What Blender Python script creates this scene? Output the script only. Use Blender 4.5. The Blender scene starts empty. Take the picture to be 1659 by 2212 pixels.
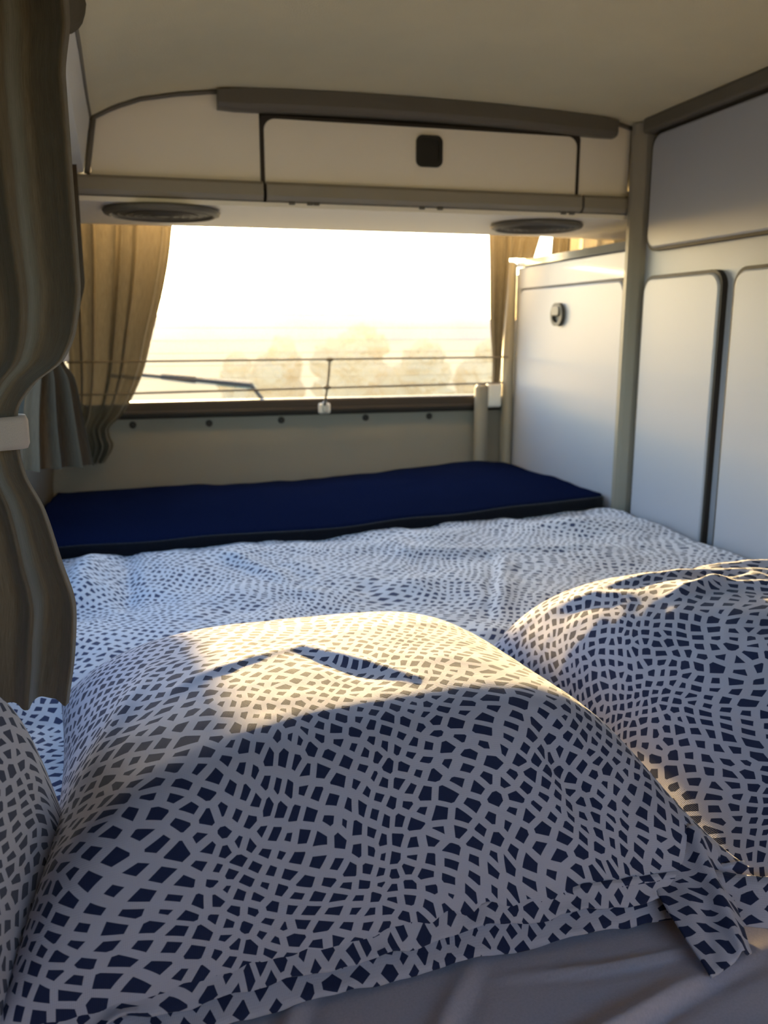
import bpy, bmesh, math, random
import numpy as np
from mathutils import Vector, Matrix, noise as mnoise

random.seed(7)
SC = bpy.context.scene
COL = SC.collection
PI = math.pi

# ------------------------------------------------------------------ camera
FPX, CAMZ = 1850.0, 0.42
YAW, PITCH = math.radians(14.76), math.radians(12.2)
cam_d = bpy.data.cameras.new('camera')
cam = bpy.data.objects.new('camera', cam_d)
COL.objects.link(cam)
cam.location = (0, 0, CAMZ)
cam.rotation_euler = (PI / 2 - PITCH, 0, -YAW)
cam_d.sensor_fit = 'VERTICAL'
cam_d.sensor_height = 36.0
cam_d.sensor_width = 27.0
cam_d.lens = FPX / 2212.0 * 36.0
cam_d.clip_start = 0.02
cam_d.clip_end = 3000
cam_d.dof.use_dof = True
cam_d.dof.focus_distance = 0.72
cam_d.dof.aperture_fstop = 9.0
SC.camera = cam

# ------------------------------------------------------------------ world, sun, exposure
SUN_EL, SUN_AZ = math.radians(6.7), math.radians(-2.2)      # azimuth from +Y towards +X
w = bpy.data.worlds.new('sky')
SC.world = w
w.use_nodes = True
nt = w.node_tree
nt.nodes.clear()
sky = nt.nodes.new('ShaderNodeTexSky')
sky.sky_type = 'NISHITA'
sky.sun_disc = False
sky.sun_elevation = SUN_EL
sky.sun_rotation = SUN_AZ
sky.altitude = 200
sky.air_density = 1.0
sky.dust_density = 1.2
sky.ozone_density = 2.2
bgn = nt.nodes.new('ShaderNodeBackground')
bgn.inputs['Strength'].default_value = 1.38
outw = nt.nodes.new('ShaderNodeOutputWorld')
nt.links.new(sky.outputs[0], bgn.inputs[0])
nt.links.new(bgn.outputs[0], outw.inputs[0])

sun_d = bpy.data.lights.new('sun', 'SUN')
sun_d.energy = 29.0
sun_d.angle = math.radians(1.2)
sun_d.color = (1.0, 0.69, 0.28)
sun = bpy.data.objects.new('sun', sun_d)
COL.objects.link(sun)
sdir = Vector((-math.sin(SUN_AZ) * math.cos(SUN_EL), -math.cos(SUN_AZ) * math.cos(SUN_EL), -math.sin(SUN_EL)))
sun.rotation_euler = sdir.to_track_quat('-Z', 'Y').to_euler()
sun.location = (0, 20, 5)

SC.view_settings.view_transform = 'Standard'
SC.view_settings.look = 'None'
SC.view_settings.gamma = 1.0
SC.view_settings.use_curve_mapping = False
SC.view_settings.exposure = 0.38
SC.cycles.max_bounces = 12
SC.cycles.diffuse_bounces = 6
SC.cycles.transparent_max_bounces = 16

# ------------------------------------------------------------------ helpers
def srgb(r, g, b):
    f = lambda c: (c / 255 / 12.92) if c <= 10.3 else ((c / 255 + 0.055) / 1.055) ** 2.4
    return (f(r), f(g), f(b), 1.0)

def new_mat(name):
    m = bpy.data.materials.new(name)
    m.use_nodes = True
    t = m.node_tree
    t.nodes.clear()
    o = t.nodes.new('ShaderNodeOutputMaterial')
    return m, t, o

def N(t, typ, **kw):
    n = t.nodes.new(typ)
    for k, v in kw.items():
        if k.startswith('i_'):
            n.inputs[k[2:].replace('_', ' ')].default_value = v
        else:
            setattr(n, k, v)
    return n

def plain(name, col, rough=0.5, bump=0.0, bscale=400.0, var=0.06, vscale=6.0, metal=0.0, spec=0.5):
    m, t, o = new_mat(name)
    p = N(t, 'ShaderNodeBsdfPrincipled')
    p.inputs['Roughness'].default_value = rough
    p.inputs['Metallic'].default_value = metal
    p.inputs['Specular IOR Level'].default_value = spec
    tc = N(t, 'ShaderNodeTexCoord')
    nz = N(t, 'ShaderNodeTexNoise')
    nz.inputs['Scale'].default_value = vscale
    nz.inputs['Detail'].default_value = 5
    t.links.new(tc.outputs['Object'], nz.inputs['Vector'])
    mx = N(t, 'ShaderNodeMix', data_type='RGBA')
    mx.inputs[6].default_value = tuple(c * (1 - var) for c in col[:3]) + (1,)
    mx.inputs[7].default_value = tuple(min(1, c * (1 + var)) for c in col[:3]) + (1,)
    t.links.new(nz.outputs[0], mx.inputs[0])
    t.links.new(mx.outputs[2], p.inputs['Base Color'])
    if bump > 0:
        n2 = N(t, 'ShaderNodeTexNoise')
        n2.inputs['Scale'].default_value = bscale
        n2.inputs['Detail'].default_value = 3
        t.links.new(tc.outputs['Object'], n2.inputs['Vector'])
        b = N(t, 'ShaderNodeBump')
        b.inputs['Strength'].default_value = bump
        b.inputs['Distance'].default_value = 0.002
        t.links.new(n2.outputs[0], b.inputs['Height'])
        t.links.new(b.outputs[0], p.inputs['Normal'])
    t.links.new(p.outputs[0], o.inputs[0])
    return m

def cloth_print(name, base, dark, cell=0.0134, warp=0.055, seed=0.0, thr=0.2):
    """white cotton printed with swirling rows of dark, irregular four sided flecks (UV in metres)"""
    m, t, o = new_mat(name)
    L = t.links.new
    uv = N(t, 'ShaderNodeUVMap')
    off = N(t, 'ShaderNodeMapping')
    off.inputs['Location'].default_value = (seed, seed * 0.7, 0)
    off.inputs['Rotation'].default_value = (0, 0, 0.6)
    L(uv.outputs[0], off.inputs['Vector'])
    def warped(vec, scale, amp):
        nz = N(t, 'ShaderNodeTexNoise', noise_dimensions='2D')
        nz.inputs['Scale'].default_value = scale
        nz.inputs['Detail'].default_value = 0.0
        L(vec, nz.inputs['Vector'])
        sb = N(t, 'ShaderNodeVectorMath', operation='SUBTRACT')
        sb.inputs[1].default_value = (0.5, 0.5, 0.5)
        L(nz.outputs['Color'], sb.inputs[0])
        sc = N(t, 'ShaderNodeVectorMath', operation='SCALE')
        sc.inputs['Scale'].default_value = amp
        L(sb.outputs[0], sc.inputs[0])
        ad = N(t, 'ShaderNodeVectorMath', operation='ADD')
        L(vec, ad.inputs[0])
        L(sc.outputs[0], ad.inputs[1])
        return ad.outputs[0]
    v = warped(off.outputs[0], 4.4, warp * 1.25)
    v = warped(v, 12.0, warp * 0.42)
    vo = N(t, 'ShaderNodeTexVoronoi', voronoi_dimensions='2D', feature='DISTANCE_TO_EDGE')
    vo.inputs['Scale'].default_value = 1.0 / cell
    vo.inputs['Randomness'].default_value = 0.5
    L(v, vo.inputs['Vector'])
    vc = N(t, 'ShaderNodeTexVoronoi', voronoi_dimensions='2D', feature='F1')
    vc.inputs['Scale'].default_value = 1.0 / cell
    vc.inputs['Randomness'].default_value = 0.5
    L(v, vc.inputs['Vector'])
    sep = N(t, 'ShaderNodeSeparateColor')
    L(vc.outputs['Color'], sep.inputs[0])
    mr = N(t, 'ShaderNodeMapRange')
    mr.inputs['To Min'].default_value = thr - 0.045
    mr.inputs['To Max'].default_value = thr + 0.075
    L(sep.outputs[0], mr.inputs['Value'])
    df = N(t, 'ShaderNodeMath', operation='SUBTRACT')
    L(vo.outputs['Distance'], df.inputs[0])
    L(mr.outputs[0], df.inputs[1])
    st = N(t, 'ShaderNodeMapRange')
    st.inputs['From Min'].default_value = -0.012
    st.inputs['From Max'].default_value = 0.012
    L(df.outputs[0], st.inputs['Value'])
    mx = N(t, 'ShaderNodeMix', data_type='RGBA')
    mx.inputs[6].default_value = base
    mx.inputs[7].default_value = dark
    L(st.outputs[0], mx.inputs[0])
    # plain weave relief
    wv = N(t, 'ShaderNodeTexWave', wave_type='BANDS', bands_direction='X')
    wv.inputs['Scale'].default_value = 260
    L(uv.outputs[0], wv.inputs['Vector'])
    wv2 = N(t, 'ShaderNodeTexWave', wave_type='BANDS', bands_direction='Y')
    wv2.inputs['Scale'].default_value = 200
    L(uv.outputs[0], wv2.inputs['Vector'])
    sm = N(t, 'ShaderNodeMath', operation='ADD')
    L(wv.outputs['Fac'], sm.inputs[0])
    L(wv2.outputs['Fac'], sm.inputs[1])
    bp = N(t, 'ShaderNodeBump')
    bp.inputs['Strength'].default_value = 0.22
    bp.inputs['Distance'].default_value = 0.0006
    L(sm.outputs[0], bp.inputs['Height'])
    d = N(t, 'ShaderNodeBsdfPrincipled')
    d.inputs['Roughness'].default_value = 0.9
    d.inputs['Specular IOR Level'].default_value = 0.08
    d.inputs['Sheen Weight'].default_value = 0.16
    d.inputs['Sheen Roughness'].default_value = 0.4
    L(mx.outputs[2], d.inputs['Base Color'])
    L(bp.outputs[0], d.inputs['Normal'])
    L(d.outputs[0], o.inputs[0])
    return m

def cloth_plain(name, col, col2, trans=0.0, vs=(160, 160, 8), sheen=0.3, tcol=None, bump=0.35, spec=0.1):
    """woven or fleecy cloth with threads of two tones; trans mixes in light that comes through"""
    m, t, o = new_mat(name)
    L = t.links.new
    uv = N(t, 'ShaderNodeUVMap')
    mp = N(t, 'ShaderNodeMapping')
    mp.inputs['Scale'].default_value = vs
    L(uv.outputs[0], mp.inputs['Vector'])
    nz = N(t, 'ShaderNodeTexNoise')
    nz.inputs['Scale'].default_value = 1.0
    nz.inputs['Detail'].default_value = 6
    nz.inputs['Roughness'].default_value = 0.7
    L(mp.outputs[0], nz.inputs['Vector'])
    cr = N(t, 'ShaderNodeMapRange')
    cr.inputs['From Min'].default_value = 0.32
    cr.inputs['From Max'].default_value = 0.68
    L(nz.outputs[0], cr.inputs['Value'])
    mx = N(t, 'ShaderNodeMix', data_type='RGBA')
    mx.inputs[6].default_value = col
    mx.inputs[7].default_value = col2
    L(cr.outputs[0], mx.inputs[0])
    bp = N(t, 'ShaderNodeBump')
    bp.inputs['Strength'].default_value = bump
    bp.inputs['Distance'].default_value = 0.001
    L(nz.outputs[0], bp.inputs['Height'])
    d = N(t, 'ShaderNodeBsdfPrincipled')
    d.inputs['Roughness'].default_value = 0.9
    d.inputs['Specular IOR Level'].default_value = spec
    d.inputs['Sheen Weight'].default_value = sheen
    d.inputs['Sheen Roughness'].default_value = 0.45
    L(mx.outputs[2], d.inputs['Base Color'])
    L(bp.outputs[0], d.inputs['Normal'])
    last = d.outputs[0]
    if trans > 0:
        tr = N(t, 'ShaderNodeBsdfTranslucent')
        if tcol:
            tr.inputs['Color'].default_value = tcol
        else:
            L(mx.outputs[2], tr.inputs['Color'])
        ms = N(t, 'ShaderNodeMixShader')
        ms.inputs[0].default_value = trans
        L(d.outputs[0], ms.inputs[1])
        L(tr.outputs[0], ms.inputs[2])
        last = ms.outputs[0]
    L(last, o.inputs[0])
    return m

def glass_mat(name, dusty):
    """thin pane: clear, with a film of dust that scatters some of the light that comes through"""
    m, t, o = new_mat(name)
    L = t.links.new
    tr = N(t, 'ShaderNodeBsdfTransparent')
    tr.inputs[0].default_value = (0.96, 0.97, 0.97, 1)
    gl = N(t, 'ShaderNodeBsdfGlossy')
    gl.inputs['Roughness'].default_value = 0.03
    fr = N(t, 'ShaderNodeMixShader')
    fr.inputs[0].default_value = 0.04
    L(tr.outputs[0], fr.inputs[1])
    L(gl.outputs[0], fr.inputs[2])
    last = fr.outputs[0]
    if dusty > 0:
        sc = N(t, 'ShaderNodeBsdfTranslucent')
        sc.inputs[0].default_value = (0.95, 0.93, 0.9, 1)
        rf = N(t, 'ShaderNodeBsdfRefraction')
        rf.inputs['IOR'].default_value = 1.12
        rf.inputs['Roughness'].default_value = 0.55
        tc = N(t, 'ShaderNodeTexCoord')
        nz = N(t, 'ShaderNodeTexNoise')
        nz.inputs['Scale'].default_value = 9
        nz.inputs['Detail'].default_value = 6
        L(tc.outputs['Object'], nz.inputs['Vector'])
        mr = N(t, 'ShaderNodeMapRange')
        mr.inputs['To Min'].default_value = dusty * 0.75
        mr.inputs['To Max'].default_value = dusty * 1.25
        L(nz.outputs[0], mr.inputs['Value'])
        mm = N(t, 'ShaderNodeMixShader')
        mm.inputs[0].default_value = 0.35
        L(sc.outputs[0], mm.inputs[1])
        L(rf.outputs[0], mm.inputs[2])
        ms = N(t, 'ShaderNodeMixShader')
        L(mr.outputs[0], ms.inputs[0])
        L(last, ms.inputs[1])
        L(mm.outputs[0], ms.inputs[2])
        last = ms.outputs[0]
    L(last, o.inputs[0])
    return m

def link(name, me, mat=None, parent=None):
    o = bpy.data.objects.new(name, me)
    COL.objects.link(o)
    if mat is not None and me is not None and not me.materials:
        me.materials.append(mat)
    if parent is not None:
        o.parent = parent
        o.matrix_parent_inverse = Matrix.Translation(-parent.location)
    return o

def mesh(name, verts, faces, mat, parent=None, smooth=False, uv=None):
    me = bpy.data.meshes.new(name)
    me.from_pydata([tuple(map(float, v)) for v in verts], [], faces)
    if uv is not None:
        lay = me.uv_layers.new(name='UVMap')
        idx = np.empty(len(me.loops), dtype=np.int32)
        me.loops.foreach_get('vertex_index', idx)
        lay.data.foreach_set('uv', np.asarray(uv, dtype=np.float32)[idx].ravel())
    if smooth:
        me.polygons.foreach_set('use_smooth', [True] * len(me.polygons))
    me.update()
    return link(name, me, mat, parent)

def from_bm(name, bm, mat, parent=None, smooth=False):
    bmesh.ops.recalc_face_normals(bm, faces=bm.faces)
    me = bpy.data.meshes.new(name)
    bm.to_mesh(me)
    bm.free()
    if smooth:
        me.polygons.foreach_set('use_smooth', [True] * len(me.polygons))
    return link(name, me, mat, parent)

def box_bm(bm, lo, hi, bev=0.0, seg=2):
    mat4 = Matrix.Translation([(a + b) / 2 for a, b in zip(lo, hi)]) @ Matrix.Diagonal([b - a for a, b in zip(lo, hi)] + [1])
    r = bmesh.ops.create_cube(bm, size=1.0, matrix=mat4)
    if bev > 0:
        es = list({e for v in r['verts'] for e in v.link_edges})
        bmesh.ops.bevel(bm, geom=es, offset=bev, segments=seg, affect='EDGES', profile=0.5)

def box(name, lo, hi, mat, parent=None, bev=0.003, seg=2):
    bm = bmesh.new()
    box_bm(bm, lo, hi, bev, seg)
    return from_bm(name, bm, mat, parent)

def rrect(w0, w1, h0, h1, r, n=6, radii=None):
    rs = radii or (r, r, r, r)                # (w0h0),(w1h0),(w1h1),(w0h1)
    cs = [(w0, h0, 1, 1, 180), (w1, h0, -1, 1, 270), (w1, h1, -1, -1, 0), (w0, h1, 1, -1, 90)]
    out = []
    for (cx, cy, sx, sy, a0), rr in zip(cs, rs):
        if rr <= 0:
            out.append((cx, cy)); continue
        for k in range(n + 1):
            a = math.radians(a0 + 90 * k / n)
            out.append((cx + sx * rr + rr * math.cos(a), cy + sy * rr + rr * math.sin(a)))
    return out

def to3(axis, d, u, v):
    return (d, u, v) if axis == 'X' else ((u, d, v) if axis == 'Y' else (u, v, d))

def prism(name, axis, d0, d1, outline, mat, parent=None, bev=0.0, holes=()):
    """outline extruded from d0 (front, softened edge) to d1 along an axis"""
    n = len(outline)
    sgn = 1 if d1 > d0 else -1
    c = np.mean(np.array(outline), axis=0)
    rings = []
    if bev > 0:
        o2 = np.array(outline)
        ctr = c
        ext = np.abs(o2 - ctr).max(axis=0)
        k = 1 - bev / ext
        rings.append([to3(axis, d0, *(ctr + (p - ctr) * k)) for p in o2])
        rings.append([to3(axis, d0 + sgn * bev * 0.35, *(ctr + (p - ctr) * (1 - 0.3 * bev / ext))) for p in o2])
        rings.append([to3(axis, d0 + sgn * bev, *p) for p in o2])
    else:
        rings.append([to3(axis, d0, *p) for p in outline])
    rings.append([to3(axis, d1, *p) for p in outline])
    vs = [v for r in rings for v in r]
    fs = [tuple(range(n))]
    for k in range(len(rings) - 1):
        for i in range(n):
            a, b = k * n + i, k * n + (i + 1) % n
            fs.append((a, b, b + n, a + n))
    m0 = (len(rings) - 1) * n
    fs.append(tuple(range(m0, m0 + n))[::-1])
    bm = bmesh.new()
    bv = [bm.verts.new(v) for v in vs]
    for f in fs:
        bm.faces.new([bv[i] for i in f])
    return from_bm(name, bm, mat, parent)

def ring(name, axis, d0, d1, outer, inner, mat, parent=None):
    """frame between two outlines of equal point count"""
    n = len(outer)
    vs = [to3(axis, d0, *p) for p in outer] + [to3(axis, d0, *p) for p in inner] + \
         [to3(axis, d1, *p) for p in outer] + [to3(axis, d1, *p) for p in inner]
    fs = []
    for i in range(n):
        j = (i + 1) % n
        fs += [(i, j, n + j, n + i), (2 * n + i, 2 * n + j, 3 * n + j, 3 * n + i)[::-1],
               (i, j, 2 * n + j, 2 * n + i)[::-1], (n + i, n + j, 3 * n + j, 3 * n + i)]
    bm = bmesh.new()
    bv = [bm.verts.new(v) for v in vs]
    for f in fs:
        bm.faces.new([bv[i] for i in f])
    return from_bm(name, bm, mat, parent)

def tube(name, pts, r, mat, parent=None, n=10, caps=True):
    pts = [Vector(p) for p in pts]
    rad = r if isinstance(r, (list, tuple)) else [r] * len(pts)
    vs, fs = [], []
    up = Vector((0, 0, 1))
    for i, p in enumerate(pts):
        tg = (pts[min(i + 1, len(pts) - 1)] - pts[max(i - 1, 0)]).normalized()
        ref = up if abs(tg.dot(up)) < 0.95 else Vector((1, 0, 0))
        a = tg.cross(ref).normalized()
        b = a.cross(tg)
        for k in range(n):
            q = 2 * PI * k / n
            vs.append(p + (a * math.cos(q) + b * math.sin(q)) * rad[i])
    for i in range(len(pts) - 1):
        for k in range(n):
            k2 = (k + 1) % n
            fs.append((i * n + k, i * n + k2, (i + 1) * n + k2, (i + 1) * n + k))
    if caps:
        fs.append(tuple(range(n))[::-1])
        fs.append(tuple(range((len(pts) - 1) * n, len(pts) * n)))
    bm = bmesh.new()
    bv = [bm.verts.new(v) for v in vs]
    for f in fs:
        bm.faces.new([bv[i] for i in f])
    return from_bm(name, bm, mat, parent, smooth=True)

def lathe(name, centre, axis, prof, mat, parent=None, n=40):
    """prof: (radius, offset along axis) pairs"""
    vs, fs = [], []
    for (r, h) in prof:
        for k in range(n):
            a = 2 * PI * k / n
            u, v = r * math.cos(a), r * math.sin(a)
            p = {'X': (h, u, v), 'Y': (u, h, v), 'Z': (u, v, h)}[axis]
            vs.append([c + q for c, q in zip(centre, p)])
    for i in range(len(prof) - 1):
        for k in range(n):
            k2 = (k + 1) % n
            fs.append((i * n + k, i * n + k2, (i + 1) * n + k2, (i + 1) * n + k))
    fs.append(tuple(range(n))[::-1])
    fs.append(tuple(range((len(prof) - 1) * n, len(prof) * n)))
    bm = bmesh.new()
    bv = [bm.verts.new(v) for v in vs]
    for f in fs:
        bm.faces.new([bv[i] for i in f])
    return from_bm(name, bm, mat, parent)

def thing(name, label, cat, loc=(0, 0, 0), group=None):
    o = bpy.data.objects.new(name, None)
    o.empty_display_size = 0.05
    COL.objects.link(o)
    o.location = loc
    tag(o, label, cat, group)
    return o

def tag(o, label, cat, group=None):
    o['label'] = label
    o['category'] = cat
    if group:
        o['group'] = group
    return o

def struct(o, label=None):
    o['kind'] = 'structure'
    if label:
        o['label'] = label
    return o

def nz(x, y, z=0.0, s=1.0):
    return mnoise.noise(Vector((x * s, y * s, z * s)))

def grid_faces(nu, nv, closed_u=False):
    fs = []
    for j in range(nv - 1):
        for i in range(nu - 1 if not closed_u else nu):
            i2 = (i + 1) % nu
            fs.append((j * nu + i, j * nu + i2, (j + 1) * nu + i2, (j + 1) * nu + i))
    return fs

def arc_uv(P):
    """P: nv x nu x 3 grid -> UV by arc length along both directions, smoothed"""
    du = np.linalg.norm(np.diff(P, axis=1), axis=2)
    dv = np.linalg.norm(np.diff(P, axis=0), axis=2)
    U = np.concatenate([np.zeros((P.shape[0], 1)), np.cumsum(du, axis=1)], axis=1)
    V = np.concatenate([np.zeros((1, P.shape[1])), np.cumsum(dv, axis=0)], axis=0)
    U = U - U[:, U.shape[1] // 2:U.shape[1] // 2 + 1]
    return np.stack([U, V], axis=2).reshape(-1, 2)

# ------------------------------------------------------------------ materials
M_ceil = plain('ceiling_felt', srgb(214, 202, 168), 0.95, 0.5, 500, 0.05, 12)
M_lam = plain('cream_laminate', srgb(243, 234, 218), 0.5, 0.05, 600, 0.03, 5)
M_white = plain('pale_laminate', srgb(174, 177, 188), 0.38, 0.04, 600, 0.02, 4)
M_grey = plain('grey_plastic', srgb(146, 138, 124), 0.5, 0.12, 700, 0.05, 8)
M_greyd = plain('dark_grey_plastic', srgb(98, 92, 82), 0.55, 0.12, 700, 0.05, 8)
M_rubber = plain('dark_rubber', srgb(46, 38, 32), 0.6, 0.1, 500, 0.08, 10)
M_black = plain('black_plastic', srgb(26, 24, 23), 0.5, 0.1, 500, 0.05, 10)
M_panel = plain('tailgate_board', srgb(146, 138, 126), 0.7, 0.12, 300, 0.06, 5)
M_shell = plain('body_paint', srgb(120, 116, 108), 0.6)
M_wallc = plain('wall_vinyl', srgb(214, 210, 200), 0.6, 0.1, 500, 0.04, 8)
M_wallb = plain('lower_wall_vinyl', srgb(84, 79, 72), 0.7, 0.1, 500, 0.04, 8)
M_cord = plain('elastic_cord', srgb(120, 108, 92), 0.7, 0.2, 900)
M_clip = plain('white_plastic', srgb(226, 224, 220), 0.35)
M_metal = plain('steel', srgb(170, 168, 165), 0.35, metal=0.9)
M_sheet = cloth_plain('grey_sheet_cotton', srgb(172, 166, 180), srgb(188, 181, 194), 0.0, (500, 500, 8), 0.15, bump=0.15)
M_navy = cloth_plain('navy_fleece', srgb(13, 20, 46), srgb(22, 31, 62), 0.0, (220, 220, 8), 0.0, bump=0.6, spec=0.0)
M_fold_shade = cloth_plain('shaded_navy_fleece', srgb(10, 11, 18), srgb(18, 19, 28), 0.0, (220, 220, 8), 0.2, bump=0.6)  # near-black copy of the navy fleece, for the blanket's shaded front face
M_curt = cloth_plain('grey_curtain_weave', srgb(74, 65, 56), srgb(114, 102, 90), 0.03, (900, 45, 8), 0.35, srgb(150, 130, 100), 0.5)
M_curt_r = cloth_plain('sheer_curtain_weave', srgb(88, 80, 68), srgb(122, 112, 96), 0.013, (600, 30, 8), 0.3, srgb(168, 160, 146), 0.4)
M_curt_shade = cloth_plain('shaded_grey_curtain_weave', srgb(60, 50, 40), srgb(86, 73, 60), 0.02, (900, 45, 8), 0.1)  # same fabric as the near curtain, darkened to stand for shade
M_curt_p = cloth_plain('pale_curtain_weave', srgb(190, 184, 172), srgb(214, 208, 196), 0.3, (600, 60, 8), 0.2)
M_blind = plain('dark_blind_cloth', srgb(92, 84, 68), 0.9, 0.4, 900, 0.15, 60, spec=0.05)
M_tie = cloth_plain('tieback_webbing', srgb(176, 160, 154), srgb(194, 180, 172), 0.1, (1500, 800, 8), 0.2)
M_print = cloth_print('printed_cotton', srgb(178, 176, 192), srgb(40, 47, 76), seed=0.0)
M_print_l = cloth_print('printed_cotton_of_left_pillow', srgb(178, 176, 192), srgb(40, 47, 76), seed=3.1)
M_print_r = cloth_print('printed_cotton_of_right_pillow', srgb(178, 176, 192), srgb(40, 47, 76), seed=7.7)
M_print_d = cloth_print('printed_cotton_of_duvet', srgb(224, 227, 238), srgb(66, 76, 110), seed=13.3, thr=0.235)
M_glass_r = glass_mat('dusty_rear_glass', 0.07)
M_glass = glass_mat('clear_side_glass', 0.0)
M_ground = plain('meadow', srgb(128, 122, 104), 0.95, 0, 10, 0.2, 0.2, spec=0.0)
M_leaf = plain('foliage', srgb(124, 119, 100), 0.9, 0, 10, 0.15, 0.6, spec=0.0)
M_bark = plain('bark', srgb(70, 58, 46), 0.9)
M_hill = plain('far_wooded_hill', srgb(96, 98, 104), 0.95, 0, 10, 0.15, 0.01)

# ------------------------------------------------------------------ setting: shell of the van
# ceiling: shallow barrel, profile in X-Z, extruded along Y
CX_ = [-0.10, -0.05, 0.0, 0.07, 0.141, 0.27, 0.4, 0.55, 0.7, 0.85, 0.95, 1.0, 1.045, 1.25, 1.45]
CZ_ = [0.803, 0.829, 0.847, 0.860, 0.869, 0.874, 0.876, 0.876, 0.874, 0.869, 0.864, 0.860, 0.850, 0.80, 0.70]
YF, YR = -0.7, 2.52
vs, fs = [], []
ys = np.linspace(YF, YR, 30)
for y in ys:
    for x, z in zip(CX_, CZ_):
        vs.append((x, y, z))
n = len(CX_)
nb = len(vs)
vs += [(x, y, z + 0.03) for (x, y, z) in vs]
fs = [tuple(f[::-1]) for f in grid_faces(n, len(ys))]
fs += [tuple(i + nb for i in f) for f in grid_faces(n, len(ys))]
for j in range(len(ys) - 1):
    for i in (0, n - 1):
        a = j * n + i
        fs.append((a, a + n, a + n + nb, a + nb))
for i in range(n - 1):
    for j in (0, len(ys) - 1):
        a = j * n + i
        fs.append((a, a + 1, a + 1 + nb, a + nb))
struct(mesh('ceiling', vs, fs, M_ceil, smooth=True), 'olive beige felt covered barrel ceiling of the camper')

# left wall: leaning profile with a long side window opening
def wall_x(z):
    return float(np.interp(z, [-0.5, 0.0, 0.45, 0.70, 0.775, 0.805], [-0.30, -0.29, -0.225, -0.165, -0.132, -0.10]))
WY0, WY1, WZ0, WZ1 = 0.76, 1.72, 0.16, 0.69
zs = sorted(set([-0.5, 0.0, WZ0, 0.45, WZ1, 0.70, 0.775, 0.82]))
ysl = [-0.70, WY0, WY1, 2.51]
vs = [(wall_x(z), y, z) for z in zs for y in ysl]
fs = []
for j in range(len(zs) - 1):
    for i in range(3):
        if i == 1 and WZ0 <= zs[j] < WZ1:
            continue
        a = j * 4 + i
        fs.append((a, a + 1, a + 5, a + 4))
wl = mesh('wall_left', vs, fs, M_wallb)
so = wl.modifiers.new('thick', 'SOLIDIFY'); so.thickness = 0.03; so.offset = -1
struct(wl, 'leaning left side wall with a long window opening')
# pale upper strip of that wall and the bead where it meets the ceiling
cove_x = lambda y: float(np.interp(y, [0.2, 1.0, 1.3, 1.446, 1.633, 1.82], [-0.070, -0.072, -0.077, -0.082, -0.089, -0.094]))
cove_z = lambda y: float(np.interp(y, [0.2, 1.0, 1.34, 1.6, 1.81], [0.785, 0.782, 0.772, 0.744, 0.707]))
vs = []
for y in np.linspace(0.2, 1.812, 16):
    zb_ = cove_z(y)
    vs += [(cove_x(y), y, 0.807), (cove_x(y) - 0.018, y, zb_), (wall_x(zb_ - 0.012) + 0.002, y, zb_ - 0.012)]
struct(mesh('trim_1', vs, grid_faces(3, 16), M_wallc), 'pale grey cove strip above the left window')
struct(tube('trim_2', [(cove_x(y), y, 0.806) for y in np.linspace(0.2, 1.81, 12)], 0.0035, M_greyd), 'dark bead between left cove and ceiling')
# side window frame and pane
def side_pt(y, z, off=0.0):
    return (wall_x(z) + off, y, z)
bmf = bmesh.new()
for (ya, za, yb, zb) in ((WY0, WZ0, WY1, WZ0), (WY0, WZ1, WY1, WZ1), (WY0, WZ0, WY0, WZ1), (WY1, WZ0, WY1, WZ1)):
    p, q = Vector(side_pt(ya, za, -0.006)), Vector(side_pt(yb, zb, -0.006))
    dr = (q - p).normalized()
    L_ = (q - p).length + 0.024
    mt = Matrix.Translation((p + q) / 2) @ dr.to_track_quat('X', 'Z').to_matrix().to_4x4() @ Matrix.Diagonal((L_, 0.024, 0.024, 1))
    bmesh.ops.create_cube(bmf, size=1.0, matrix=mt)
win2 = struct(from_bm('window_2', bmf, M_black), 'black framed left side window behind the curtains')
zz = [WZ0, 0.3, 0.45, 0.6, WZ1]
vs = [side_pt(y, z, -0.012) for z in zz for y in (WY0, WY1)]
mesh('pane', vs, grid_faces(2, len(zz)), M_glass, win2)

# right wall behind the cupboards, floor, tailgate
struct(box('wall_right', (1.43, -0.7, -0.5), (1.46, 2.51, 0.74), M_shell, bev=0), 'outer wall behind the right hand cupboards')
struct(box('floor', (-0.34, -0.7, -0.52), (1.46, 2.5, -0.48), M_shell, bev=0), 'van floor under the bed')

bmq = bmesh.new()
for lo, hi in (((-0.34, -0.74, -0.5), (1.46, -0.70, 0.40)), ((-0.34, -0.74, 0.78), (1.46, -0.70, 0.88)), ((-0.34, -0.74, 0.40), (0.05, -0.70, 0.78)), ((1.05, -0.74, 0.40), (1.46, -0.70, 0.78))):
    box_bm(bmq, lo, hi)
struct(from_bm('wall_front_fill', bmq, M_shell), 'unseen front of the van behind the camera, opening sized for fill light')  # out of view; added to hold back fill light, opening sized for it

# rear wall: tailgate lining below the glass, with the window plane above
def glass_y(z):
    return 2.49 - (z - 0.20) * 0.15
tg = box('wall_rear', (-0.30, 2.475, -0.48), (1.45, 2.51, 0.176), M_panel, bev=0.004)
struct(tg, 'grey brown tailgate lining board below the rear window')
for (x, z) in ((-0.069, 0.154), (0.139, 0.153), (0.344, 0.156), (0.595, 0.157), (0.793, 0.156)):
    lathe('trim_plug', (x, 2.475, z), 'Y', [(0.0095, 0.001), (0.0095, -0.003), (0.006, -0.005), (0.0015, -0.0055)], M_rubber, tg, 18)
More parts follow.
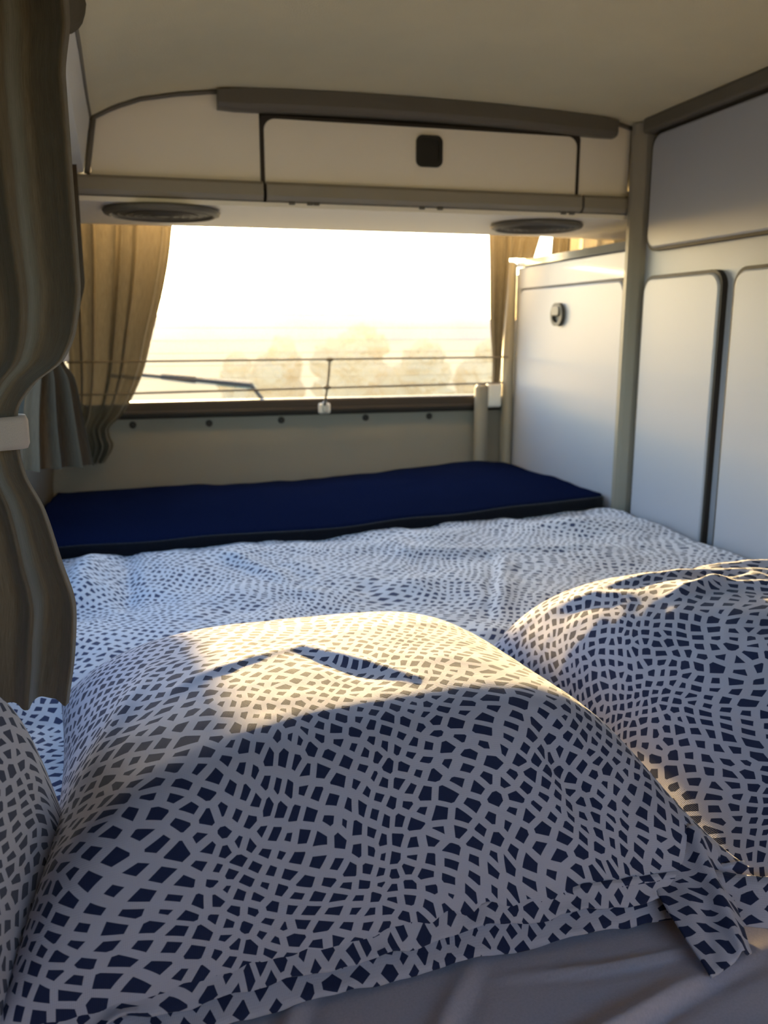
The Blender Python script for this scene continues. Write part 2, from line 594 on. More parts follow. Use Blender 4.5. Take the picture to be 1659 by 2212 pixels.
# window_1 frame pieces: dark seal below, headers and sides
WXL, WXR = -0.235, 1.20
bmw = bmesh.new()
box_bm(bmw, (WXL - 0.05, 2.462, 0.170), (WXR + 0.25, 2.51, 0.217), 0.006)
box_bm(bmw, (WXL - 0.05, 2.452, 0.180), (WXR + 0.25, 2.468, 0.192), 0.003)
for (x0, x1) in ((WXL - 0.06, WXL), (WXR, WXR + 0.25)):
    b0 = len(bmw.verts)
    za, zb = 0.2, 0.9
    vv = [bmw.verts.new(p) for p in ((x0, glass_y(za) - .01, za), (x1, glass_y(za) - .01, za), (x1, glass_y(zb) - .01, zb), (x0, glass_y(zb) - .01, zb),
                                    (x0, glass_y(za) + .03, za), (x1, glass_y(za) + .03, za), (x1, glass_y(zb) + .03, zb), (x0, glass_y(zb) + .03, zb))]
    for f in ((0, 1, 2, 3), (5, 4, 7, 6), (0, 4, 5, 1), (3, 2, 6, 7), (0, 3, 7, 4), (1, 5, 6, 2)):
        bmw.faces.new([vv[i] for i in f])
win1 = struct(from_bm('window_1', bmw, M_rubber), 'rear window with dark rubber seal')
vs = [(WXL, glass_y(.21), .21), (WXR, glass_y(.21), .21), (WXR, glass_y(.90), .90), (WXL, glass_y(.90), .90)]
mesh('pane', vs, [(0, 1, 2, 3)], M_glass_r, win1)
hw = None
for k in range(11):
    z = 0.245 + k * 0.0345
    if hw is None:
        me = bpy.data.meshes.new('heating_wire')
        me.from_pydata([(-0.16, 0, -0.0004), (1.0, 0, -0.0004), (1.0, 0, 0.0004), (-0.16, 0, 0.0004),
                        (-0.16, 0.0004, -0.0004), (1.0, 0.0004, -0.0004), (1.0, 0.0004, 0.0004), (-0.16, 0.0004, 0.0004)], [],
                       [(0, 1, 2, 3), (7, 6, 5, 4), (0, 4, 5, 1), (3, 2, 6, 7)])
        me.materials.append(M_cord)
        hw = me
    o = link('heating_wire', hw, None, win1)
    o.location = (0, glass_y(z) - 0.0015, z)

# ------------------------------------------------------------------ rear overhead cupboard
oc = thing('overhead_cupboard', 'cream overhead cupboard across the rear of the van above the window', 'cupboard', (0.47, 1.82, 0.645))
FY = 1.82
top = lambda x: float(np.interp(x, CX_, CZ_))
# face board follows the ceiling; flap opening left dark
FL0, FL1, FB, FT = 0.228, 0.918, 0.672, 0.826
def face_board(name, x0, x1, z0, zt, y0, mat, parent, nseg=14):
    xs = np.linspace(x0, x1, nseg)
    out = [(x0, z0), (x1, z0)] + [(x, zt(x)) for x in xs[::-1]]
    return prism(name, 'Y', y0, y0 + 0.016, out, mat, parent)
face_board('face_board', -0.098, FL0 - 0.004, 0.69, lambda x: top(x) - 0.001, FY, M_lam, oc)
face_board('face_board', FL1 + 0.004, 1.043, 0.69, lambda x: top(x) - 0.001, FY, M_lam, oc)
face_board('back_board', FL0 - 0.004, FL1 + 0.004, 0.66, lambda x: top(x) - 0.001, FY + 0.014, M_rubber, oc)
# drop flap with rounded upper corners
flap = prism('flap_door', 'Y', FY - 0.004, FY + 0.012, rrect(FL0 + 0.004, FL1 - 0.004, 0.70, FT - 0.003, 0.02, 8, (0, 0, 0.022, 0.022)), M_lam, oc, 0.003)
ring('edging', 'Y', FY - 0.0025, FY + 0.013, rrect(FL0 - 0.003, FL1 + 0.003, 0.69, FT + 0.003, 0.02, 8, (0.001, 0.001, 0.012, 0.012)),
     rrect(FL0 + 0.005, FL1 - 0.005, 0.70, FT - 0.004, 0.02, 8, (0.001, 0.001, 0.022, 0.022)), M_rubber, flap)
# recessed finger pull
hx, hz = 0.5755, 0.777
ring('finger_pull', 'Y', FY - 0.009, FY - 0.002, rrect(hx - .0285, hx + .0285, hz - .031, hz + .031, .013, 6), rrect(hx - .021, hx + .021, hz - .023, hz + .023, .009, 6), M_black, flap)
prism('pull_plate', 'Y', FY - 0.0055, FY - 0.002, rrect(hx - .022, hx + .022, hz - .024, hz + .024, .009, 6), M_black, flap)
# padded rail along the ceiling edge
prm = [(0.0, 0.0), (0.0, -0.028), (0.004, -0.036), (0.012, -0.040), (0.030, -0.040), (0.030, 0.004)]
xs = np.linspace(0.143, 0.997, 26)
vs, fs = [], []
for k, x in enumerate(xs):
    ed = min(k, len(xs) - 1 - k)
    sh = {0: 0.80, 1: 0.95}.get(ed, 1.0)
    xx = x
    for (dy, dz) in prm:
        vs.append((xx, FY - 0.028 + dy, top(x) - 0.001 + (dz + 0.02) * sh - 0.02))
np_ = len(prm)
for k in range(len(xs) - 1):
    for i in range(np_):
        i2 = (i + 1) % np_
        fs.append((k * np_ + i, k * np_ + i2, (k + 1) * np_ + i2, (k + 1) * np_ + i))
fs += [tuple(range(np_))[::-1], tuple(range((len(xs) - 1) * np_, len(xs) * np_))]
o = mesh('top_rail', vs, fs, M_greyd, oc)
# thin bead on the curved left part
tube('ceiling_bead', [(x, FY - 0.004, top(x) - 0.004) for x in np.linspace(-0.095, 0.15, 14)], 0.0042, M_greyd, oc)
tube('ceiling_bead', [(x, FY - 0.004, top(x) - 0.004) for x in np.linspace(0.99, 1.043, 5)], 0.0042, M_greyd, oc)
tube('corner_bead', [(-0.106 + 0.016 * (z - 0.705) / 0.09, FY - 0.004, z) for z in np.linspace(0.705, 0.803, 5)], 0.0055, M_greyd, oc)
# lower rail in three pieces, sloping back
def low_rail(x0, x1, name='lower_rail'):
    pr = [(-0.012, 0.703), (-0.018, 0.697), (-0.019, 0.676), (-0.013, 0.668), (0.012, 0.664), (0.016, 0.703)]
    vs = [(x, FY + dy, z) for x in (x0, x1) for dy, z in pr]
    k = len(pr)
    fs = [(i, (i + 1) % k, k + (i + 1) % k, k + i) for i in range(k)] + [tuple(range(k))[::-1], tuple(range(k, 2 * k))]
    bm = bmesh.new()
    bv = [bm.verts.new(v) for v in vs]
    for f in fs:
        bm.faces.new([bv[i] for i in f])
    return from_bm(name, bm, M_grey, oc)
low_rail(-0.13, FL0 - 0.001)
low_rail(FL0 + 0.006, FL1 + 0.006)
low_rail(FL1 + 0.012, 1.043)
for x in (0.285, 0.322, 0.335, 0.56, 0.60, 0.885, 0.905):
    lathe('hinge_knuckle', (x, FY - 0.008, 0.665), 'X', [(0.0035, -0.006), (0.004, -0.004), (0.004, 0.004), (0.0035, 0.006)], M_greyd, oc, 10)
# shelf board with speakers
shelf = prism('shelf_board', 'Z', 0.656, 0.665, [(-0.155, FY - 0.006), (1.043, FY - 0.006), (1.40, FY + 0.02), (1.40, 2.28), (1.0, 2.21), (-0.155, 2.21)], M_lam, oc)
prism('rear_board', 'Y', 2.19, 2.205, [(-0.155, 0.665), (1.40, 0.665), (1.40, 0.72), (1.2, 0.80)] + [(x, top(x) - 0.001) for x in np.linspace(1.04, -0.095, 14)] + [(-0.15, 0.72)], M_lam, oc)
def speaker(x, y, label, k_=1.0, zs_=0.656):
    sp = thing('speaker', label, 'speaker', (x, y, zs_))
    lathe('bezel', (x, y, zs_), 'Z', [(r * k_, h) for r, h in ((0.106, -0.0003), (0.110, -0.005), (0.107, -0.011), (0.098, -0.014), (0.094, -0.010), (0.094, -0.003))], M_greyd, sp, 48)
    gp = [(0.0945, -0.0035), (0.0945, -0.008), (0.065, -0.0125), (0.02, -0.0145)]
    lathe('grille', (x, y, zs_), 'Z', [(r * k_, h) for r, h in gp], M_rubber, sp, 48)
    for k in range(5):
        rr = 0.022 + k * 0.015
        dz = float(np.interp(rr, [0.02, 0.065, 0.0945], [-0.0150, -0.0130, -0.0085]))
        pts = [(x + k_ * rr * math.cos(a), y + k_ * rr * math.sin(a), zs_ + dz) for a in np.linspace(0, 2 * PI, 33)]
        tube('grille_ring', pts, 0.0014, M_greyd, sp, 5, False)
    return sp
speaker(0.031, 1.91, 'round grey speaker under the left end of the shelf, near the sheer curtain', 1.08)
speaker(0.882, 1.945, 'round dark speaker under the right end of the shelf, above the low cupboard', 0.98)

# ------------------------------------------------------------------ right hand cupboards
CXF = 1.043
# tall wardrobe
wd = thing('wardrobe', 'tall pale wardrobe with three rounded doors along the right side of the bed', 'wardrobe', (1.2, 1.3, -0.48))
box('carcass', (CXF + 0.016, 0.55, -0.48), (1.425, 1.795, 0.80), M_white, wd, 0.0)
def door_x(name, y0, y1, z0, z1, parent, r=0.03, mat=M_white, radii=None, tk=0.016, edge=0.006):
    d = prism(name, 'X', CXF, CXF + tk, rrect(y0, y1, z0, z1, r, 8, radii), mat, parent, 0.004)
    ro = [max(0.001, q + edge * 0.6) if q > 0.001 else 0.001 for q in (radii or (r,) * 4)]
    ri = [max(0.001, q) for q in (radii or (r,) * 4)]
    ring('edging', 'X', CXF + 0.0035, CXF + tk, rrect(y0 - edge, y1 + edge, z0 - edge, z1 + edge, r, 8, ro),
         rrect(y0 + 0.0008, y1 - 0.0008, z0 + 0.0008, z1 - 0.0008, r, 8, ri), M_rubber, d)
    return d
door_x('upper_door', 0.62, 1.728, 0.585, 0.815, wd, 0.028)
door_x('lower_door', 1.463, 1.728, -0.30, 0.522, wd, 0.03)
door_x('lower_door', 0.98, 1.418, -0.30, 0.522, wd, 0.03)
door_x('lower_door', 0.62, 0.94, -0.30, 0.522, wd, 0.03)
# corner post between wardrobe and low cupboard, and rail under the ceiling
def extr_z(name, outline, z0, z1, mat, parent):
    n = len(outline)
    vs = [(x, y, z) for z in (z0, z1) for x, y in outline]
    fs = [(i, (i + 1) % n, n + (i + 1) % n, n + i) for i in range(n)] + [tuple(range(n))[::-1], tuple(range(n, 2 * n))]
    bm = bmesh.new()
    bv = [bm.verts.new(v) for v in vs]
    for f in fs:
        bm.faces.new([bv[i] for i in f])
    return from_bm(name, bm, mat, parent)
extr_z('corner_post', [(CXF - 0.010, 1.797), (CXF - 0.014, 1.790), (CXF - 0.014, 1.778), (CXF - 0.009, 1.768), (CXF + 0.004, 1.756), (CXF + 0.02, 1.752), (CXF + 0.02, 1.803), (CXF - 0.002, 1.803)], -0.3, 0.848, M_grey, wd)
bm = bmesh.new()
box_bm(bm, (CXF - 0.012, 0.55, 0.822), (CXF + 0.03, 1.752, 0.853), 0.006, 3)
from_bm('ceiling_rail', bm, M_greyd, wd)
# low cupboard at the rear
lc = thing('low_cupboard', 'low pale cupboard with a latch at the right rear corner of the bed', 'cupboard', (1.2, 2.1, -0.48))
box('carcass', (CXF + 0.016, 1.803, -0.48), (1.425, 2.39, 0.565), M_white, lc, 0.0)
box('front_frame', (CXF + 0.002, 1.803, 0.528), (CXF + 0.018, 2.42, 0.588), M_white, lc, 0.002)
extr_z('side_cheek', [(CXF + 0.003, 2.40), (CXF + 0.018, 2.40), (CXF + 0.018, 2.43), (CXF + 0.003, 2.43)], -0.3, 0.57, M_white, lc)
d = door_x('door', 1.812, 2.402, -0.30, 0.524, lc, 0.026, edge=0.004)
prism('top_board', 'Z', 0.609, 0.590, [(CXF - 0.002, 1.803), (1.42, 1.803), (1.42, 2.375), (1.07, 2.385), (1.05, 2.42), (CXF - 0.002, 2.42)], M_white, lc)
for k in range(4):
    tube('top_edge_rib', [(CXF - 0.004, 1.803, 0.5925 + k * 0.0047), (CXF - 0.004, 2.395, 0.5925 + k * 0.0047)], 0.0024, M_wallc, lc, 8)
ly, lz = 2.135, 0.452
latch = ring('latch', 'X', CXF - 0.010, CXF + 0.001, rrect(ly - .034, ly + .034, lz - .030, lz + .030, .0295, 8), rrect(ly - .024, ly + .024, lz - .021, lz + .021, .0205, 8), M_greyd, d)
prism('latch_button', 'X', CXF - 0.014, CXF - 0.001, rrect(ly - .022, ly + .024, lz - .004, lz + .021, .010, 6), M_grey, latch, 0.003)
prism('latch_recess', 'X', CXF - 0.003, CXF - 0.0005, rrect(ly - .024, ly + .024, lz - .021, lz + .021, .0205, 8), M_black, latch)
# rounded post at its far end
pts = [(1.030 + 0.017 * math.cos(a), 2.440 + 0.024 * math.sin(a)) for a in np.linspace(0, 2 * PI, 24, endpoint=False)]
po = extr_z('end_post', pts, -0.3, 0.60, M_grey, lc)
lathe('end_post_cap', (1.030, 2.440, 0.60), 'Z', [(0.0172, -0.004), (0.0165, 0.002), (0.012, 0.006), (0.004, 0.008)], M_grey, lc, 24)

# grey upright and white fitting beside the low cupboard
pts = [(0.945 + 0.021 * math.cos(a), 2.435 + 0.016 * math.sin(a)) for a in np.linspace(0, 2 * PI, 20, endpoint=False)]
up = extr_z('upright_post', pts, -0.028, 0.243, M_grey, None)
tag(up, 'short grey rounded upright in front of the tailgate beside the low cupboard', 'post')
lathe('post_cap', (0.945, 2.435, 0.243), 'Z', [(0.018, -0.002), (0.017, 0.005), (0.011, 0.011), (0.002, 0.013)], M_grey, up, 20)
wb = box('window_fitting', (0.962, 2.425, 0.182), (1.008, 2.470, 0.255), M_clip, None, 0.008, 3)
tag(wb, 'white plastic fitting between the grey upright and the low cupboard', 'fitting')

# ------------------------------------------------------------------ luggage cords across the window
cy = lambda z: glass_y(z) - 0.082
lg = thing('luggage_cord', 'pair of brown elastic cords stretched across the rear window with a centre tie', 'cord', (0.45, cy(0.2), 0.2))
def sag(x0, x1, z0, z1, dz, n=16):
    return [(x0 + (x1 - x0) * t, cy(z0 + (z1 - z0) * t), z0 + (z1 - z0) * t - dz * 4 * t * (1 - t)) for t in np.linspace(0, 1, n)]
tube('upper_cord', sag(-0.222, 1.008, 0.330, 0.333, 0.0), 0.0026, M_cord, lg, 8)
tube('lower_cord', sag(-0.222, 1.0, 0.244, 0.2575, 0.0), 0.0026, M_cord, lg, 8)
tube('centre_tie', [(0.472, cy(.330) - .002, 0.331), (0.470, cy(.30) - .002, 0.29), (0.466, cy(.25) - .003, 0.253), (0.465, 2.436, 0.20)], 0.0032, M_cord, lg, 8)
for (x, z) in ((0.472, 0.331), (0.466, 0.2525)):
    bm = bmesh.new()
    bmesh.ops.create_uvsphere(bm, u_segments=14, v_segments=8, radius=1.0, matrix=Matrix.Translation((x, cy(z) - .002, z)) @ Matrix.Diagonal((0.012, 0.005, 0.006, 1)))
    from_bm('knot', bm, M_cord, lg, True)
bm = bmesh.new()
box_bm(bm, (0.448, 2.440, 0.174), (0.484, 2.452, 0.205), 0.006, 3)
from_bm('clip', bm, M_clip, lg)['label'] = 'white plastic clip'
bm = bmesh.new()
box_bm(bm, (0.460, 2.434, 0.178), (0.473, 2.442, 0.210), 0.003, 2)
from_bm('clip_tongue', bm, M_metal, lg)

# ------------------------------------------------------------------ wiper outside the glass
wy = lambda z: glass_y(z) + 0.02
wp = thing('wiper', 'black rear window wiper resting low on the outside of the glass', 'wiper', (0.27, wy(0.24), 0.24))
def bar(name, a, b, wd0, wd1, th, mat, parent):
    a, b = Vector(a), Vector(b)
    dr = (b - a).normalized()
    nrm = Vector((0, -1, -0.15)).normalized()
    sd = dr.cross(nrm).normalized()
    vs = []
    for p, wq in ((a, wd0), (b, wd1)):
        for (i, j) in ((-1, -1), (1, -1), (1, 1), (-1, 1)):
            vs.append(p + sd * wq * i / 2 + nrm * th * j / 2)
    fs = [(0, 1, 2, 3), (7, 6, 5, 4), (0, 4, 5, 1), (1, 5, 6, 2), (2, 6, 7, 3), (3, 7, 4, 0)]
    bm = bmesh.new()
    bv = [bm.verts.new(v) for v in vs]
    for f in fs:
        bm.faces.new([bv[i] for i in f])
    bmesh.ops.bevel(bm, geom=list(bm.edges), offset=min(wd0, wd1, th) * 0.2, segments=1, affect='EDGES')
    return from_bm(name, bm, mat, parent)
bar('blade', (-0.12, wy(.300), .300), (0.262, wy(.258), .2575), 0.010, 0.010, 0.010, M_black, wp)
bar('blade_bridge', (0.012, wy(.286) + .006, .286), (0.110, wy(.272) + .006, .2745), 0.016, 0.020, 0.012, M_black, wp)
bar('arm', (0.09, wy(.275) + .012, .277), (0.268, wy(.257) + .014, .257), 0.015, 0.017, 0.010, M_black, wp)
bar('arm_end', (0.262, wy(.259) + .014, .259), (0.302, wy(.205) + .02, .208), 0.011, 0.011, 0.010, M_black, wp)

# ------------------------------------------------------------------ bed
bed = box('bed_base', (-0.262, 0.16, -0.475), (1.010, 2.44, -0.172), M_shell, None, 0.004)
tag(bed, 'low box base that carries the mattress across the van', 'bed')

def sheet_z(x, y):
    z = -0.03 + 0.004 * nz(x, y, 1.0, 3.0)
    # drawn folds running up to the right, as the cloth is pulled
    for (px, py, ang, ln, wd_, hh) in ((0.20, 0.40, 0.35, 0.20, 0.007, 0.006), (0.30, 0.43, 0.30, 0.14, 0.006, 0.006), (0.33, 0.385, 0.16, 0.10, 0.007, 0.005),
                                       (0.15, 0.44, 0.9, 0.10, 0.007, 0.006), (0.30, 0.475, -0.04, 0.10, 0.004, 0.004), (0.36, 0.36, 0.30, 0.16, 0.012, 0.006), (0.05, 0.46, 1.0, 0.08, 0.006, 0.006)):
        c, s = math.cos(ang), math.sin(ang)
        u, v = (x - px) * c + (y - py) * s, -(x - px) * s + (y - py) * c
        v += 0.012 * nz(u, py, 3.0, 9.0)
        if abs(u) < ln and abs(v) < 4 * wd_:
            e = math.exp(-(v / wd_) ** 2) - 0.5 * math.exp(-((v + 1.6 * wd_) / wd_) ** 2)
            z += hh * e * (math.cos(u / ln * PI / 2) ** 1.2)
    return z
# mattress: wrinkled grey sheet on top, sides to the base
nu, nv = 200, 190
X0, X1, Y0, Y1 = -0.262, 1.011, 0.17, 2.44
U = np.linspace(0, 1, nu)
yy = np.concatenate([np.linspace(Y0, 0.75, 140), np.linspace(0.78, Y1, nv - 140)])
P = np.zeros((nv, nu, 3))
for j, y in enumerate(yy):
    for i, u in enumerate(U):
        x = X0 + (X1 - X0) * u
        e = min(x - X0, X1 - x, y - Y0, Y1 - y)
        P[j, i] = (x, y, sheet_z(x, y) - 0.03 * max(0, 1 - e / 0.03) ** 2)
vs = P.reshape(-1, 3).tolist()
fs = grid_faces(nu, nv)
uvs = P[:, :, :2].reshape(-1, 2).tolist()
rim = [i for i in range(nu)] + [j * nu + nu - 1 for j in range(1, nv)] + [(nv - 1) * nu + i for i in range(nu - 2, -1, -1)] + [j * nu for j in range(nv - 2, 0, -1)]
b0 = len(vs)
for i in rim:
    x, y, z = vs[i]
    vs.append((x, y, -0.168)); uvs.append((x + 0.1, y + 0.1))
for k in range(len(rim)):
    k2 = (k + 1) % len(rim)
    fs.append((rim[k], b0 + k, b0 + k2, rim[k2]))
fs.append(tuple(range(b0, b0 + len(rim))))
mt_ = mesh('mattress', vs, fs, M_sheet, None, True, uvs)
tag(mt_, 'mattress in a plain grey fitted sheet, bare at the front below the pillows', 'mattress')

# duvet: flat over the middle of the bed, rumpled
def seg_ridge(x, y, ax, ay, bx, by, wd_, hh):
    dx, dy = bx - ax, by - ay
    l2 = dx * dx + dy * dy
    t = ((x - ax) * dx + (y - ay) * dy) / l2
    tc = min(1, max(0, t))
    d = math.hypot(x - ax - tc * dx, y - ay - tc * dy)
    return hh * math.exp(-(d / wd_) ** 2) * (0.3 + 0.7 * math.sin(PI * min(1, max(0, 0.08 + 0.84 * t))))
DX0, DX1, DY0, DY1 = -0.235, 1.028, 0.78, 1.80
def duvet_z(x, y):
    z = 0.006
    z += 0.010 * nz(x * 1.0, y * 1.2, 2.0, 4.5) + 0.006 * nz(x, y, 5.0, 11.0) + 0.003 * nz(x, y, 8.0, 24.0)
    # long soft folds
    z += 0.007 * math.sin(18 * (y + 0.35 * x) + 3 * nz(x, y, 0.3, 3.0)) * (0.5 + 0.5 * nz(x, y, 4.4, 2.5))
    z += seg_ridge(x, y, 0.60, 1.42, 0.47, 1.12, 0.022, 0.007)
    z -= seg_ridge(x, y, 0.585, 1.42, 0.455, 1.12, 0.010, 0.007)
    z += seg_ridge(x, y, 0.45, 1.50, 0.80, 1.42, 0.025, 0.010)
    z += seg_ridge(x, y, 0.75, 1.62, 1.0, 1.55, 0.05, 0.018)
    z += seg_ridge(x, y, -0.13, 1.60, -0.14, 1.35, 0.03, 0.024)
    z -= seg_ridge(x, y, -0.07, 1.62, -0.06, 1.30, 0.018, 0.014)
    z += seg_ridge(x, y, 0.10, 1.58, 0.20, 1.36, 0.02, 0.008)
    return z
nu, nv = 230, 190
P = np.zeros((nv, nu, 3))
for j in range(nv):
    for i in range(nu):
        x = DX0 + (DX1 - DX0) * i / (nu - 1)
        y = DY0 + (DY1 - DY0) * j / (nv - 1)
        z = duvet_z(x, y)
        fl = min(1, max(0, (1.06 - y) / 0.10))
        z = z * (1 - fl) + (-0.0215) * fl
        fyb = float(np.interp(x, [-0.26, -0.17, 0.1, 0.4, 0.63, 0.85, 1.0, 1.03], [1.63, 1.64, 1.655, 1.685, 1.725, 1.775, 1.825, 1.84]))
        fb = min(1, max(0, (y - fyb + 0.005) / 0.03))
        z = z * (1 - fb) - 0.0225 * fb
        e = min(x - DX0, (DX1 - x) + 0.02, y - DY0, DY1 - y)
        k = max(0, 1 - e / 0.035)
        P[j, i] = (x, y, max(z * (1 - k * k) - 0.022 * k ** 3, -0.024))
vs = P.reshape(-1, 3)
du = mesh('duvet', vs, grid_faces(nu, nv), M_print_d, None, True, vs[:, :2])
so = du.modifiers.new('thick', 'SOLIDIFY'); so.thickness = 0.004; so.offset = -1
tag(du, 'rumpled white duvet with dark flecked print covering the middle of the bed', 'duvet')

# navy blanket folded across the foot of the bed
def navy():
    nu, nv = 150, 46
    P = np.zeros((nv, nu, 3))
    fl, fr = (-0.26, 1.625), (1.026, 1.835)        # front edge
    for i in range(nu):
        u = i / (nu - 1)
        fx = fl[0] + (fr[0] - fl[0]) * u
        fy = np.interp(fx, [-0.26, -0.17, 0.1, 0.4, 0.63, 0.85, 1.0, 1.03], [1.63, 1.64, 1.655, 1.685, 1.725, 1.775, 1.825, 1.84])
        bx = -0.27 + (1.009 + 0.27) * u
        by = 2.462
        for j in range(nv):
            t = j / (nv - 1)
            # cross-section: tucked underside, rounded front fold, long flat top, dip at the back
            if t < 0.10:
                s = t / 0.10
                x, y, z = fx, fy + 0.05 * (1 - s), -0.012 + 0.0 * s
            elif t < 0.34:
                a = (t - 0.10) / 0.24 * PI
                x, y, z = fx, fy - 0.018 * math.sin(a), 0.008 - 0.020 * math.cos(a)
            else:
                s = (t - 0.34) / 0.66
                x = fx + (bx - fx) * s
                y = fy + (by - fy) * s
                z = 0.028
                z -= (0.024 + 0.030 * min(1, max(0, (0.9 - x) / 1.1))) * s * s
                z += 0.012 * math.exp(-((x - 0.9) / 0.12) ** 2) * s
                z += (0.010 * nz(x, y, 1.5, 4.0) + 0.004 * nz(x, y, 6.5, 14.0)) * min(1, s * 6)
                z -= 0.02 * max(0, (s - 0.94) / 0.06) ** 2
            z += 0.006 * nz(x * 3.0, 0.4, 2.2, 2.0)
            P[j, i] = (x, y, z)
    return P
P = navy()
o = mesh('blanket', P.reshape(-1, 3), grid_faces(P.shape[1], P.shape[0]), M_navy, None, True, arc_uv(P))
so = o.modifiers.new('thick', 'SOLIDIFY'); so.thickness = 0.006; so.offset = -1
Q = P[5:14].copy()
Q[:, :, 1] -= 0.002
bd = mesh('fold_shade', Q.reshape(-1, 3), grid_faces(Q.shape[1], Q.shape[0]), M_fold_shade, o, True, arc_uv(Q))  # shade on the blanket's front face, painted as a dark strip
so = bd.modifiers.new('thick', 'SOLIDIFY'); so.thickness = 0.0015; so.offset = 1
bd['label'] = 'dark strip painted as the shade along the front fold'
tag(o, 'navy blue fleece blanket folded across the foot of the bed', 'blanket')

# ------------------------------------------------------------------ pillows
def bil(c, s, t):
    FLc, FRc, BRc, BLc = [np.array(q, float) for q in c]
    return FLc * (1 - s) * (1 - t) + FRc * s * (1 - t) + BRc * s * t + BLc * (1 - s) * t

def pillow(name, label, corners, zb, H, mat, prof, extra=None, nu=170, nv=150, pinch=0.03, seed=0.0, wr=0.004, group=None, zedge=None, under=0.012):
    """closed cushion: prof(s,t) gives 0..1 height of the top; underside flat. zb: base height, zedge(s,t) lifts the whole"""
    top_ = np.zeros((nv, nu, 3)); bot = np.zeros((nv, nu, 3))
    for j in range(nv):
        for i in range(nu):
            # denser towards the edges
            s = 0.5 - 0.5 * math.cos(PI * (0.04 + 0.92 * i / (nu - 1))); t = 0.5 - 0.5 * math.cos(PI * (0.04 + 0.92 * j / (nv - 1)))
            s = (s - 0.00394) / (1 - 2 * 0.00394); t = (t - 0.00394) / (1 - 2 * 0.00394)
            s = min(1, max(0, s)); t = min(1, max(0, t))
            # sides drawn in between the corners
            s2 = s + pinch * (1 - 2 * s) * math.sin(PI * t) * abs(2 * s - 1) ** 2
            t2 = t + pinch * (1 - 2 * t) * math.sin(PI * s) * abs(2 * t - 1) ** 2
            x, y = bil(corners, s2, t2)
            h = prof(s, t)
            z0 = zb + (zedge(s, t) if zedge else 0)
            z = z0 + H * h
            k = min(1, h * 2.0)
            # gathers along the seam and broad wrinkles
            z += k * (wr * nz(x, y, seed, 10.0) + wr * 0.6 * nz(x, y, seed + 3, 22.0) + wr * 0.25 * nz(x, y, seed + 5, 50.0))
            if extra:
                z += k * extra(x, y, s, t)
            top_[j, i] = (x, y, z)
            bot[j, i] = (x, y, z0 - under * min(1, 3 * h))
    uvt = arc_uv(top_)
    vs = np.concatenate([top_.reshape(-1, 3), bot.reshape(-1, 3)])
    uv = np.concatenate([uvt, bot[:, :, :2].reshape(-1, 2) + 5.0])
    nn = nu * nv
    fs = grid_faces(nu, nv) + [tuple(i + nn for i in f[::-1]) for f in grid_faces(nu, nv)]
    rim = [i for i in range(nu)] + [j * nu + nu - 1 for j in range(1, nv)] + [(nv - 1) * nu + i for i in range(nu - 2, -1, -1)] + [j * nu for j in range(nv - 2, 0, -1)]
    for k in range(len(rim)):
        a, b = rim[k], rim[(k + 1) % len(rim)]
        fs.append((b, a, a + nn, b + nn))
    o = mesh(name, vs, fs, mat, None, True, uv)
    tag(o, label, 'pillow', group)
    return o, top_

def sup(q, p):
    return max(0.0, 1 - abs(q) ** p)

def flange(name, pts, wd_, mat, parent, drop, seed=0.0, n=160, rip=0.006, layers=6, outw=None):
    """loose hem strip that leaves the seam polyline pts (x,y,z) and lies outward"""
    pts = np.array(pts, float)
    L_ = np.concatenate([[0], np.cumsum(np.linalg.norm(np.diff(pts, axis=0), axis=1))])
    tt = np.linspace(0, L_[-1], n)
    C_ = np.stack([np.interp(tt, L_, pts[:, k]) for k in range(3)], axis=1)
    T_ = np.gradient(C_, axis=0)
    T_ /= np.linalg.norm(T_, axis=1)[:, None]
    P = np.zeros((layers, n, 3))
    for i in range(n):
        nrm = np.array([T_[i, 1], -T_[i, 0], 0.0])
        if outw is not None:
            nrm = np.array(outw, float)
        wv = wd_ * (1 + 0.25 * nz(tt[i] * 9, seed, 0.5))
        for j in range(layers):
            q = j / (layers - 1)
            p = C_[i] + nrm * wv * q
            p[2] += drop * q + rip * q * nz(tt[i] * 26, seed, q * 0.6) + 0.35 * rip * nz(tt[i] * 60, seed + 4, q)
            P[j, i] = p
    uv = np.stack([np.repeat(tt[None, :], layers, 0), np.repeat(np.linspace(0, wd_, layers)[:, None], n, 1)], axis=2).reshape(-1, 2) + seed
    o = mesh(name, P.reshape(-1, 3), grid_faces(n, layers), mat, parent, True, uv)
    so = o.modifiers.new('thick', 'SOLIDIFY'); so.thickness = 0.0016; so.offset = 0
    return o

# right pillow, partly under the main one
def curve(xs_, ys_):
    """smooth curve through points (monotone cubic)"""
    xs_ = np.array(xs_, float); ys_ = np.array(ys_, float)
    d = np.diff(ys_) / np.diff(xs_)
    m = np.concatenate([[d[0]], [0 if d[i] * d[i + 1] <= 0 else 2 * d[i] * d[i + 1] / (d[i] + d[i + 1]) for i in range(len(d) - 1)], [d[-1]]])
    def f(x):
        i = int(min(len(d) - 1, max(0, np.searchsorted(xs_, x) - 1)))
        h = xs_[i + 1] - xs_[i]; t = (x - xs_[i]) / h
        return float((2 * t ** 3 - 3 * t ** 2 + 1) * ys_[i] + (t ** 3 - 2 * t ** 2 + t) * h * m[i] + (-2 * t ** 3 + 3 * t ** 2) * ys_[i + 1] + (t ** 3 - t ** 2) * h * m[i + 1])
    return f
ct_r = curve([0, .03, .08, .20, .35, .50, .60, .74, .84, .91, .96, 1.0], [0, .20, .34, .57, .82, .985, 1.0, .955, .89, .76, .48, 0])
def prof_r(s, t):
    return (sup(2 * s - 1, 3.6) ** 0.60) * ct_r(t ** (1 + 1.6 * max(0.0, 0.42 - s)))
